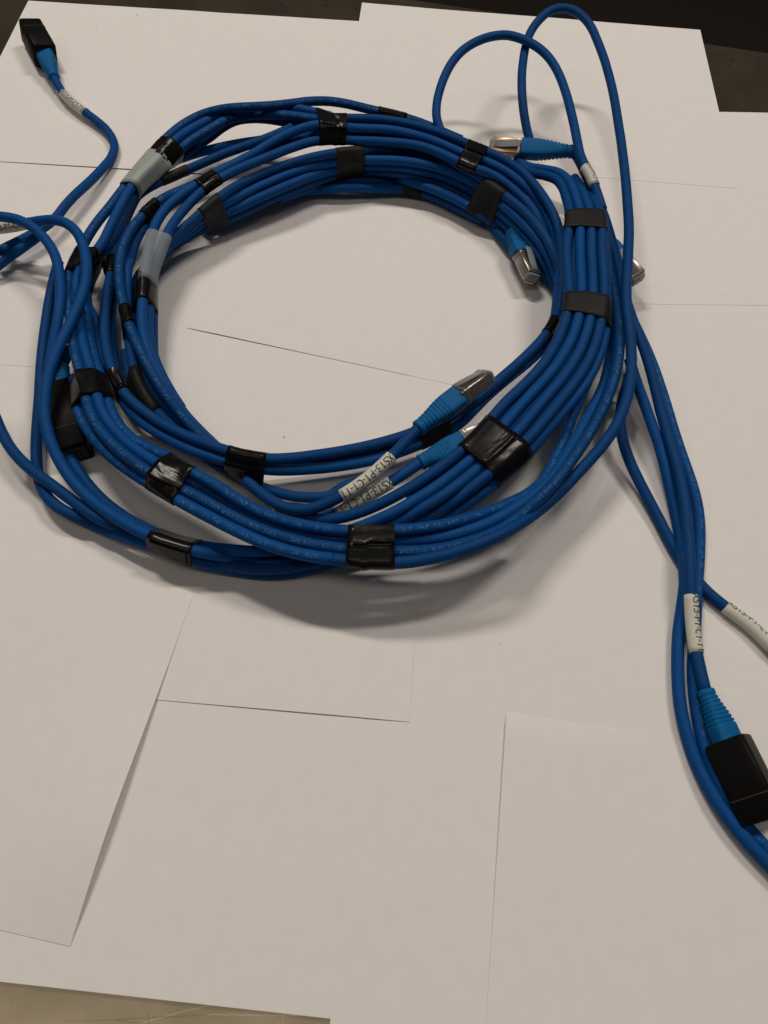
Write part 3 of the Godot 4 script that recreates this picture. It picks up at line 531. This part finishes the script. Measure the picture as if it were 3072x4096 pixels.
func wrap_band(o: Node3D, at: Vector3, length: float, names: Array, style: String) -> void:
	var path: PackedVector3Array = poly[names[0]]
	var mid := nearest(path, at)
	var lo := mid
	while lo > 0 and path[lo].distance_to(path[mid]) < length / 2:
		lo -= 1
	var hi := mid
	while hi < path.size() - 1 and path[hi].distance_to(path[mid]) < length / 2:
		hi += 1
	var stations := 9
	var sides := 48
	var pad := 0.0004
	if style == "sleeve":
		pad = 0.0009
	elif style == "clear":
		pad = 0.0008
	var rows := []
	var spots := []
	for k in stations:
		var x := lerpf(lo, hi, float(k) / (stations - 1))
		var i := int(floor(x))
		var c: Vector3 = path[i].lerp(path[mini(i + 1, path.size() - 1)], x - i)
		var t := (path[hi] - path[lo]).normalized()
		t = (t + tangent(path, i) * 1.0).normalized()
		var f := frame(t)
		var dots := PackedVector2Array()
		var centre := Vector2.ZERO
		var held := 0
		for s in names:
			var q = c if s == names[0] else crossing(poly[s], c, t, 0.032)
			if q == null:
				continue
			var v := Vector2((q - c).dot(f[1]), (q - c).dot(f[0]))
			centre += v
			held += 1
			for j in 14:
				dots.append(v + Vector2.from_angle(TAU * j / 14) * (R + pad))
		centre /= held
		var hull := Geometry2D.convex_hull(dots)
		var radii := PackedFloat32Array()
		for j in sides:
			var dir := Vector2.from_angle(TAU * j / sides)
			var far := R
			for h in hull.size() - 1:
				var hit = Geometry2D.segment_intersects_segment(centre, centre + dir * 0.08, hull[h], hull[h + 1])
				if hit != null:
					far = maxf(far, centre.distance_to(hit))
			radii.append(far)
		rows.append(radii)
		spots.append([c, f[1], f[0], centre])
	# even the rows out, then wrinkle them
	var soft := rows.duplicate(true)
	for k in stations:
		for j in sides:
			var a: float = rows[maxi(k - 1, 0)][j]
			var b: float = rows[mini(k + 1, stations - 1)][j]
			soft[k][j] = maxf(rows[k][j], (a + b) / 2)
	var seed_ := rng.randf() * 500.0
	var ridge_at := rng.randf_range(0.8, 2.3)
	var ridge_slant := rng.randf_range(-0.5, 0.5)
	var point := func(k: int, j: int, extra: float) -> Vector3:
		var s: Array = spots[k]
		var v: Vector2 = s[3] + Vector2.from_angle(TAU * j / sides) * (float(soft[k][j]) + extra)
		return s[0] + s[1] * v.x + s[2] * v.y
	var bump := func(k: int, j: int) -> float:
		if style == "sleeve" or style == "clear":
			return 0.00006 * crease.get_noise_2d(k * 9.0 + seed_, j * 6.0)
		var a := TAU * j / sides
		var w := 0.0002 * crease.get_noise_2d(k * 14.0 + seed_, j * 11.0)
		if style == "shiny":
			var off := wrapf(a - ridge_at - ridge_slant * (float(k) / stations - 0.5), -PI, PI)
			w += 0.0007 * exp(-pow(off / 0.13, 2.0))
		return w
	var rings := []
	var first := PackedVector3Array()
	var last := PackedVector3Array()
	for j in sides:
		first.append(point.call(0, j, -0.0007))
		last.append(point.call(stations - 1, j, -0.0007))
	if style == "sleeve" or style == "clear":
		first.clear()
		last.clear()
		for j in sides:
			first.append(point.call(0, j, -0.0005))
			last.append(point.call(stations - 1, j, -0.0005))
	rings.append(first)
	for k in stations:
		var ring := PackedVector3Array()
		for j in sides:
			ring.append(point.call(k, j, bump.call(k, j)))
		rings.append(ring)
	rings.append(last)
	var shift := o.position
	if style == "sleeve":
		part("heat_shrink_sleeve", skin(rings, false, [], shift), mats.sleeve, o).set_meta("label", "pale grey sleeve over the cables")
		return
	if style == "clear":
		part("clear_sleeve", skin(rings, false, [], shift), mats.clear_sleeve, o).set_meta("label", "clear plastic sleeve over the cables")
		return
	var m: Material = mats["tape_" + style]
	var band := part("tape_band", skin(rings, false, [], shift), m, o)
	if style == "shiny" and names.size() > 1:
		# the loose end of the wrap, standing a little off the band
		var st := SurfaceTool.new()
		st.begin(Mesh.PRIMITIVE_TRIANGLES)
		var from := int((ridge_at + 0.15) / TAU * sides)
		var span := 9
		var inset := 1
		for layer in 2:
			for k in range(inset, stations - inset + 1):
				for q in span:
					var j := posmod(from + q, sides)
					var e: float = 0.00055 + 0.0009 * pow(1.0 - float(q) / (span - 1), 3.0) + 0.0003 * crease.get_noise_2d(k * 20.0, seed_ + q * 9.0)
					st.set_smooth_group(layer)
					st.add_vertex(point.call(mini(k, stations - 1), j, maxf(e, 0.0003) + bump.call(mini(k, stations - 1), j) * 0.3 - 0.0002 * layer) - shift)
		var across := stations - 2 * inset + 1
		for layer in 2:
			for k in across - 1:
				for q in span - 1:
					var a := layer * across * span + k * span + q
					for v in ([a, a + span, a + 1, a + 1, a + span, a + span + 1] if layer == 0 else [a, a + 1, a + span, a + 1, a + span + 1, a + span]):
						st.add_index(v)
		st.generate_normals()
		part("tape_end", st.commit(), m, band)

# ------------------------------------------------------------------ ends of the cables
func section(p: PackedVector3Array, at: Vector3, length: float) -> PackedVector3Array:
	var mid := nearest(p, at)
	var out := PackedVector3Array()
	for i in p.size():
		if p[i].distance_to(p[mid]) <= length / 2 and absi(i - mid) < 40:
			out.append(p[i])
	return out

func cable_label(o: Node3D, cable: String, at: Vector3, length: float, text: String, turned: bool, face := FACE, size := 0.0042) -> void:
	var p := section(poly[cable], at, length)
	var rings := []
	for i in range(-1, p.size() + 1):
		var k := clampi(i, 0, p.size() - 1)
		var t := tangent(p, k)
		var f := frame(t, face)
		var ring := PackedVector3Array()
		for j in 24:
			var a := TAU * j / 24
			# a wrapped label with the small overlap of its free edge
			var r := R + (0.0004 if i >= 0 and i < p.size() else -0.0002) + 0.0004 * exp(-pow(wrapf(a - 4.4, -PI, PI) / 0.3, 2.0))
			ring.append(p[k] + (f[0] * cos(a) + f[1] * sin(a)) * r)
		rings.append(ring)
	var lab := part("label", skin(rings, false, [], o.position), mats.label, o)
	lab.set_meta("label", "white wrap-around label printed in black")
	var tm := TextMesh.new()
	var font := SystemFont.new()
	font.font_names = PackedStringArray(["Droid Sans"])
	tm.font = font
	tm.text = text
	tm.font_size = 48
	tm.pixel_size = size / 36.0
	tm.depth = 0.0
	var arrays := tm.get_mesh_arrays()
	var pos: PackedVector3Array = arrays[Mesh.ARRAY_VERTEX]
	var idx: PackedInt32Array = arrays[Mesh.ARRAY_INDEX] if arrays[Mesh.ARRAY_INDEX] != null else PackedInt32Array()
	var half := 0.0
	for v in pos:
		half = maxf(half, absf(v.x))
	var fit: float = minf(1.0, (length * 0.46) / maxf(half, 0.0001))
	var st := SurfaceTool.new()
	st.begin(Mesh.PRIMITIVE_TRIANGLES)
	var total := 0.0
	var marks := PackedFloat32Array([0.0])
	for i in range(1, p.size()):
		total += p[i].distance_to(p[i - 1])
		marks.append(total)
	var flat := PackedVector3Array()      # the glyphs' triangles, cut small enough to lie on the round label
	var work := []
	for i in idx.size() / 3:
		work.append([pos[idx[3 * i]], pos[idx[3 * i + 1]], pos[idx[3 * i + 2]]])
	while work.size() > 0:
		var q: Array = work.pop_back()
		var ab: float = q[0].distance_to(q[1])
		var bc: float = q[1].distance_to(q[2])
		var ca: float = q[2].distance_to(q[0])
		var most := maxf(ab, maxf(bc, ca))
		if most < 0.0006:
			flat.append_array(PackedVector3Array(q))
		elif most == ab:
			work.append([q[0], (q[0] + q[1]) / 2, q[2]])
			work.append([(q[0] + q[1]) / 2, q[1], q[2]])
		elif most == bc:
			work.append([q[1], (q[1] + q[2]) / 2, q[0]])
			work.append([(q[1] + q[2]) / 2, q[2], q[0]])
		else:
			work.append([q[2], (q[2] + q[0]) / 2, q[1]])
			work.append([(q[2] + q[0]) / 2, q[0], q[1]])
	for v in flat:
		var s: float = total / 2 + v.x * fit * (-1.0 if turned else 1.0)
		var i := 0
		while i < p.size() - 2 and marks[i + 1] < s:
			i += 1
		var w: float = (s - marks[i]) / (marks[i + 1] - marks[i])
		var c := p[i].lerp(p[i + 1], w)
		var t := tangent(p, i).lerp(tangent(p, i + 1), w).normalized()
		var f := frame(t, face)
		var side: Vector3 = f[0].cross(t) * (-1.0 if turned else 1.0)
		var a: float = v.y / (R + 0.0004)
		st.set_normal(f[0])
		st.add_vertex(c + (f[0] * cos(a) + side * sin(a)) * (R + 0.00056) - o.position)
	part("lettering", st.commit(), mats.ink, lab)

func boot(o: Node3D, at: Vector3, dir: Vector3, up: Vector3, length := 0.028) -> Vector3:
	var rows := [[-0.0005, 0.0034, 0.0034, 2.0], [0.0, 0.0042, 0.0042, 2.0]]
	var n := 60
	for i in n + 1:
		var u := float(i) / n
		var k := smoothstep(0.05, 0.7, u)
		var groove := 0.0
		if u > 0.06 and u < 0.64:
			groove = 0.0007 * pow(maxf(0.0, sin(u * TAU / 0.075)), 1.5)
		rows.append([0.0004 + u * (length - 0.0006), lerpf(0.0044, 0.0064, k) - groove, lerpf(0.0044, 0.0052, k) - groove, lerpf(2.0, 4.5, k)])
	rows.append([length, 0.0060, 0.0046, 4.5])
	part("boot", loft(rows, at, dir, up, o.position, 32), mats.boot, o).set_meta("label", "lighter blue ribbed strain relief boot")
	return at + dir.normalized() * length

func plug(o: Node3D, at: Vector3, dir: Vector3, up: Vector3, material: Material) -> void:
	var z := dir.normalized()
	var y := (up - z * z.dot(up)).normalized()
	var x := y.cross(z)
	var body := part("plug", block(at - z * 0.001, z, y, 0.0215, 0.0058, 0.0041, o.position), material, o)
	body.set_meta("label", "metal shielded modular plug")
	part("latch", loft([[0.0, 0.0025, 0.0004, 6.0, Vector2(0, 0.0068)], [0.006, 0.0028, 0.0004, 6.0, Vector2(0, 0.0062)], [0.012, 0.0028, 0.0004, 6.0, Vector2(0, 0.0052)], [0.0185, 0.0022, 0.0005, 6.0, Vector2(0, 0.0043)]], at, z, y, o.position, 20), mats.clear_plastic, body)
	part("collar", block(at + z * 0.001, z, y, 0.0022, 0.0061, 0.0044, o.position, 0.0003), material, body)
	part("nose", block(at + z * 0.019, z, y, 0.0032, 0.0047, 0.0030, o.position, 0.0003), mats.clear_plastic, body)
	for i in 8:
		part("contact", block(at + z * 0.0165 + x * (-0.0036 + 0.00103 * i) - y * 0.0040, z, y, 0.0056, 0.00027, 0.00045, o.position, 0.0001), mats.gold, body)

func coupler(o: Node3D, at: Vector3, dir: Vector3, up: Vector3, length: float, hw: float, hh: float) -> void:
	var z := dir.normalized()
	var y := (up - z * z.dot(up)).normalized()
	var x := y.cross(z)
	var c := part("coupler", block(at, z, y, length, hw, hh, o.position, 0.0008), mats.coupler, o)
	c.set_meta("label", "black plastic inline coupler")
	part("seam", block(at + z * (length * 0.70), z, y, 0.0006, hw + 0.0002, hh + 0.0002, o.position, 0.0001), mats.coupler_seam, c)
	part("mouth", block(at + z * (length - 0.0002), z, y, 0.0006, hw * 0.72, hh * 0.62, o.position, 0.0001), mats.coupler_seam, c)

# ------------------------------------------------------------------ the scene
func area(called: String, at: Vector3, aim: Vector3, size: Vector2, energy: float, tint: Color) -> void:
	var l := AreaLight3D.new()
	l.name = called
	l.area_size = size
	l.light_energy = energy
	l.light_color = tint
	l.area_range = 12.0
	l.area_attenuation = 2.0
	l.shadow_enabled = true
	add_child(l)
	l.position = at
	l.look_at(aim, Vector3(0, 0, -1))

func _ready() -> void:
	# camera
	var cam := Camera3D.new()
	cam.name = "camera"
	add_child(cam)
	cam.position = Vector3(0, 0.37, 0)
	cam.basis = Basis(Vector3.RIGHT, deg_to_rad(-60.5)) * Basis(Vector3.BACK, deg_to_rad(4.5))
	cam.fov = 67.3
	cam.near = 0.01
	cam.far = 30.0
	cam.current = true
	# the dim room round the bench
	var env := Environment.new()
	env.background_mode = Environment.BG_COLOR
	env.background_color = col(0.034, 0.031, 0.03)
	env.background_energy_multiplier = 1.0
	env.tonemap_mode = Environment.TONE_MAPPER_LINEAR
	env.tonemap_exposure = 0.98
	env.sdfgi_enabled = true
	env.ssao_enabled = true
	env.ssil_enabled = true
	var we := WorldEnvironment.new()
	we.name = "environment"
	we.environment = env
	add_child(we)
	# ceiling lamps of the room: two rows beyond the bench
	area("ceiling_lamp_light", Vector3(-0.75, 2.3, -1.45), Vector3(0, 0, -0.25), Vector2(0.7, 0.16), 3.0, Color(1.0, 0.955, 0.905))
	area("ceiling_lamp_light_001", Vector3(0.95, 2.3, -1.25), Vector3(0, 0, -0.25), Vector2(0.7, 0.16), 2.4, Color(1.0, 0.955, 0.905))
	area("ceiling_lamp_light_002", Vector3(-0.7, 2.4, 0.4), Vector3(-0.5, 0, 0.1), Vector2(3.0, 0.4), 0.95, Color(1.0, 0.95, 0.89))  # overhead light placed and widened to brighten the bench reflection

	rng.seed = 77
	ground.seed = 4
	ground.frequency = 0.006
	ground.fractal_octaves = 3
	crease.seed = 21
	crease.frequency = 0.05
	build_materials()

	# bench and floor
	var bench := part("bench_top", block(Vector3(0, -0.0165, 0.9), Vector3(0.13, 0, -1).normalized(), Vector3.UP, 1.62, 1.4, 0.016, Vector3.ZERO, 0.002), mats.steel, self)
	bench.set_meta("kind", "structure")
	bench.set_meta("label", "worn bare metal bench top")
	var fl := part("floor", block(Vector3(0, -0.93, 3), Vector3(0, 0, -1), Vector3.UP, 7.0, 3.0, 0.03, Vector3.ZERO, 0.002), mats.floor, self)
	fl.set_meta("kind", "structure")
	for d in SHEETS:
		build_sheet(d)

	# cable centre lines
	for s in STRANDS:
		var pts := PackedVector3Array()
		var raw: Array = STRANDS[s]
		for i in raw.size() / 3:
			pts.append(Vector3(raw[3 * i], raw[3 * i + 1], raw[3 * i + 2]) / 10000.0)
		poly[s] = hermite(pts, 0.0025)

	# the taped bundles of the coil
	var members := {
		"outer": ["o1", "o2", "o3", "o4", "o5", "o12", "o23", "o15", "ox", "oy", "oz"],
		"back": ["b1a", "b1b", "b1c", "b1d", "b1e", "b1ab", "b1bc", "b1bd", "nb"],
		"inner": ["b2a", "b2b", "b2c", "b2d", "b2e", "b2ab", "b2bc", "b2cd"],
		"low": ["b3a", "b3b"],
		"right": ["r1", "r2", "r3", "r4", "r5", "r6", "r12", "r23", "r34", "r45"],
		"left": ["sb1", "sb2", "sb3", "sb4"],
	}
	var labels := {
		"outer": "outermost taped blue cable bundle sweeping round the left and front of the coil",
		"back": "upper taped blue cable bundle crossing the far side and the inner front edge",
		"inner": "middle taped blue cable bundle along the inner face of the far side",
		"low": "lowest blue cable bundle on the paper at the far side with one dull tape",
		"right": "blue cable bundle with two narrow black bands on the right of the coil",
		"left": "blue cable bundle lining the inner left side of the coil",
	}
	var roots := {}
	for b in members:
		var o := thing("cable_bundle", labels[b], "cable bundle", base_of(members[b]), "taped bundles of the cable coil")
		roots[b] = o
		add_cables(o, members[b])
	for d in TAPES:
		wrap_band(roots[d[0]], d[1], d[2], d[3], d[4])

	# loose cables
	var g := "single cables leaving the coil"
	var o := thing("network_cable", "blue cable making the tallest arch behind the coil", "cable", base_of(["loop2"]), g)
	add_cables(o, ["loop2"], "jacket")
	o = thing("network_cable", "blue cable making the smaller round arch behind the coil", "cable", base_of(["loop1"]), g)
	add_cables(o, ["loop1"], "jacket")
	cable_label(o, "loop1", Vector3(0.1167, 0.0462, -0.4471), 0.020, "XS13-P1-C1-T1", false, Vector3(0.5, 0.7, 0.4))

	o = thing("network_cable", "blue cable from the plug painted with a warm reflection behind the coil to the coupler at lower right", "cable", base_of(["x1"]), g)
	add_cables(o, ["x1"], "jacket")
	cable_label(o, "x1", Vector3(0.1207, 0.0324, -0.4582), 0.030, "XS13-P1-C1-T1", false)
	cable_label(o, "x1", Vector3(0.1586, 0.0127, -0.1506), 0.033, "XS13-P1-C1-T1", false, Vector3(0.4, 0.85, 0.3))
	var e := boot(o, Vector3(0.1099, 0.0382, -0.4816), Vector3(0.0750, 0.0330, -0.4880) - Vector3(0.1096, 0.0390, -0.4804), Vector3(0.1, 1, 0.5), 0.036)
	plug(o, e, Vector3(0.0750, 0.0330, -0.4880) - Vector3(0.1096, 0.0390, -0.4804), Vector3(0.1, 1, 0.5), mats.warm_reflection_shield)
	e = boot(o, Vector3(0.1607, 0.0117, -0.1181), Vector3(0.1707, 0.0090, -0.0912) - Vector3(0.1620, 0.0090, -0.1190), Vector3(0.3, 1, 0), 0.027)
	coupler(o, e - (Vector3(0.1707, 0.0090, -0.0912) - Vector3(0.1620, 0.0090, -0.1190)).normalized() * 0.003, Vector3(0.1791, 0.0090, -0.0687) - Vector3(0.1716, 0.0090, -0.0898), Vector3(-0.9, 1, 0.1), 0.036, 0.0095, 0.0085)

	o = thing("network_cable", "blue cable with worn print along its outer right side", "cable", base_of(["x2"]), g)
	add_cables(o, ["x2"], "jacket")
	o = thing("network_cable", "blue cable on the left side of the lower right tail", "cable", base_of(["h2"]), g)
	add_cables(o, ["h2"], "jacket")
	o = thing("network_cable", "blue cable passing under the tail and leaving at the right edge", "cable", base_of(["h1"]), g)
	add_cables(o, ["h1"], "jacket")
	cable_label(o, "h1", Vector3(0.1914, 0.0061, -0.1560), 0.032, "XS13-P1-C1-T1", false, Vector3(0.55, 0.7, -0.2))

	o = thing("network_cable", "blue cable with a black coupler at the far left corner of the paper", "cable", base_of(["tl"]), g)
	add_cables(o, ["tl"], "jacket")
	cable_label(o, "tl", Vector3(-0.2572, 0.0081, -0.5362), 0.030, "XS13-P1-C1-T1", false)
	var d1: Vector3 = Vector3(-0.2944, 0.0140, -0.5924) - Vector3(-0.2778, 0.0110, -0.5611)
	e = boot(o, Vector3(-0.2778, 0.0110, -0.5611), d1, Vector3(0, 1, 0.3), 0.032)
	coupler(o, e - d1.normalized() * 0.006, Vector3(-0.3160, 0.0110, -0.6263) - Vector3(-0.2955, 0.0120, -0.5936), Vector3(0.25, 1, 0), 0.042, 0.0085, 0.009)

	o = thing("network_cable", "blue cable whose labelled plug lies across the inner front edge", "cable", base_of(["ca"]), g)
	add_cables(o, ["ca"], "jacket")
	cable_label(o, "ca", Vector3(-0.0100, 0.0315, -0.2106), 0.036, "XS13-P1-C1-T1", false, FACE, 0.0046)
	d1 = Vector3(0.0361, 0.0400, -0.2621) - Vector3(0.0144, 0.0370, -0.2408)
	e = boot(o, Vector3(0.0144, 0.0370, -0.2408), d1, Vector3(-0.2, 1, 0.35), 0.030)
	plug(o, e, d1, Vector3(-0.5, 0.9, -0.5), mats.shield)

	o = thing("network_cable", "blue cable with a half hidden boot and label inside the front bundle", "cable", base_of(["cb"]), g)
	add_cables(o, ["cb"], "jacket")
	cable_label(o, "cb", Vector3(-0.0099, 0.0222, -0.2055), 0.036, "XS13-P1-C1-T1", false, FACE, 0.0046)
	d1 = Vector3(0.0351, 0.0290, -0.2364) - Vector3(0.0170, 0.0280, -0.2252)
	e = boot(o, Vector3(0.0170, 0.0280, -0.2252), d1, Vector3(-0.2, 1, 0.35), 0.027)
	plug(o, e, d1, Vector3(-0.2, 1, 0.3), mats.shield)

	o = thing("network_cable", "blue cable looping over the left side with a label at the left edge", "cable", base_of(["lo2"]), g)
	add_cables(o, ["lo2"], "jacket")
	cable_label(o, "lo2", Vector3(-0.2520, 0.0242, -0.3820), 0.034, "XS13-P1-C1-T1", true, Vector3(0, 0.6, 0.8))
	o = thing("network_cable", "blue cable bowing out of the frame at the lower left edge", "cable", base_of(["lo4"]), g)
	add_cables(o, ["lo4"], "jacket")
	o = thing("network_cable", "short dark stretch of blue cable leaving at the left edge", "cable", base_of(["la2"]), g)
	add_cables(o, ["la2"], "jacket")

	o = thing("network_cable", "short blue cable with a black coupler under the left loops", "cable", base_of(["cc"]), g)
	add_cables(o, ["cc"], "jacket")
	d1 = Vector3(-0.1910, 0.0130, -0.2666) - Vector3(-0.1945, 0.0130, -0.2823)
	e = boot(o, Vector3(-0.1945, 0.0130, -0.2823), d1, Vector3(0, 1, 0.2), 0.020)
	coupler(o, Vector3(-0.1910, 0.0130, -0.2666), Vector3(-0.1772, 0.0110, -0.2364) - Vector3(-0.1910, 0.0130, -0.2666), Vector3(0, 1, 0), 0.046, 0.0085, 0.009)

	o = thing("network_cable", "blue cable with a small metal plug hanging inside the far right", "cable", base_of(["cp"]), g)
	add_cables(o, ["cp"], "jacket")
	d1 = Vector3(0.0871, 0.0090, -0.3838) - Vector3(0.0785, 0.0090, -0.4113)
	e = boot(o, Vector3(0.0774, 0.0142, -0.4053) - d1.normalized() * 0.021, d1, Vector3(0.3, 1, 0.2), 0.022)
	plug(o, e, d1, Vector3(0.6, 1, 0.2), mats.shield)

	o = thing("network_cable", "blue cable with a metal plug sticking out right of the coil", "cable", base_of(["cq"]), g)
	add_cables(o, ["cq"], "jacket")
	d1 = Vector3(0.1529, 0.0200, -0.3823) - Vector3(0.1408, 0.0220, -0.3990)
	e = boot(o, Vector3(0.1383, 0.0210, -0.4029) - d1.normalized() * 0.021, d1, Vector3(-0.2, 1, 0.2), 0.022)
	plug(o, e, d1, Vector3(-0.2, 1, 0.2), mats.shield)

	# crumbs and lint on the paper
	var dust := SurfaceTool.new()
	dust.begin(Mesh.PRIMITIVE_TRIANGLES)
	for p in [Vector3(-0.0924, 0.0016, -0.0837), Vector3(-0.0619, 0.0016, -0.0558), Vector3(0.1153, 0.0016, -0.0317), Vector3(0.0631, 0.0016, -0.1374), Vector3(0.1342, 0.0016, -0.1482), Vector3(0.0576, 0.0016, -0.1082), Vector3(-0.1408, 0.0016, -0.1090), Vector3(0.0443, 0.0016, 0.0018), Vector3(0.1039, 0.0016, -0.6117), Vector3(-0.2414, 0.0016, -0.6715), Vector3(-0.2700, 0.0016, -0.6499), Vector3(0.0075, 0.0016, -0.6852), Vector3(-0.0609, 0.0016, -0.2533), Vector3(0.1092, 0.0016, -0.2052), Vector3(0.0409, 0.0016, -0.0553), Vector3(-0.0982, 0.0016, -0.0352)]:
		var size := rng.randf_range(0.0003, 0.0007)
		var q := Vector3(p.x, wave(p.x, p.z) + 0.0007, p.z)
		var a := rng.randf() * TAU
		var crumb := loft([[0.0, size * 0.3, size * 0.3, 2.0], [size * 0.8, size * 0.6, size * 0.5, 2.0], [size * 2.2, size * 0.2, size * 0.2, 2.0]], q, Vector3(cos(a), 0, sin(a)), Vector3.UP, Vector3.ZERO, 6)
		dust.append_from(crumb, 0, Transform3D.IDENTITY)
	var lint := part("dust", dust.commit(), mats.speck, self)
	lint.set_meta("kind", "stuff")
	lint.set_meta("label", "tiny brown crumbs scattered on the white paper")
	lint.set_meta("category", "dust")
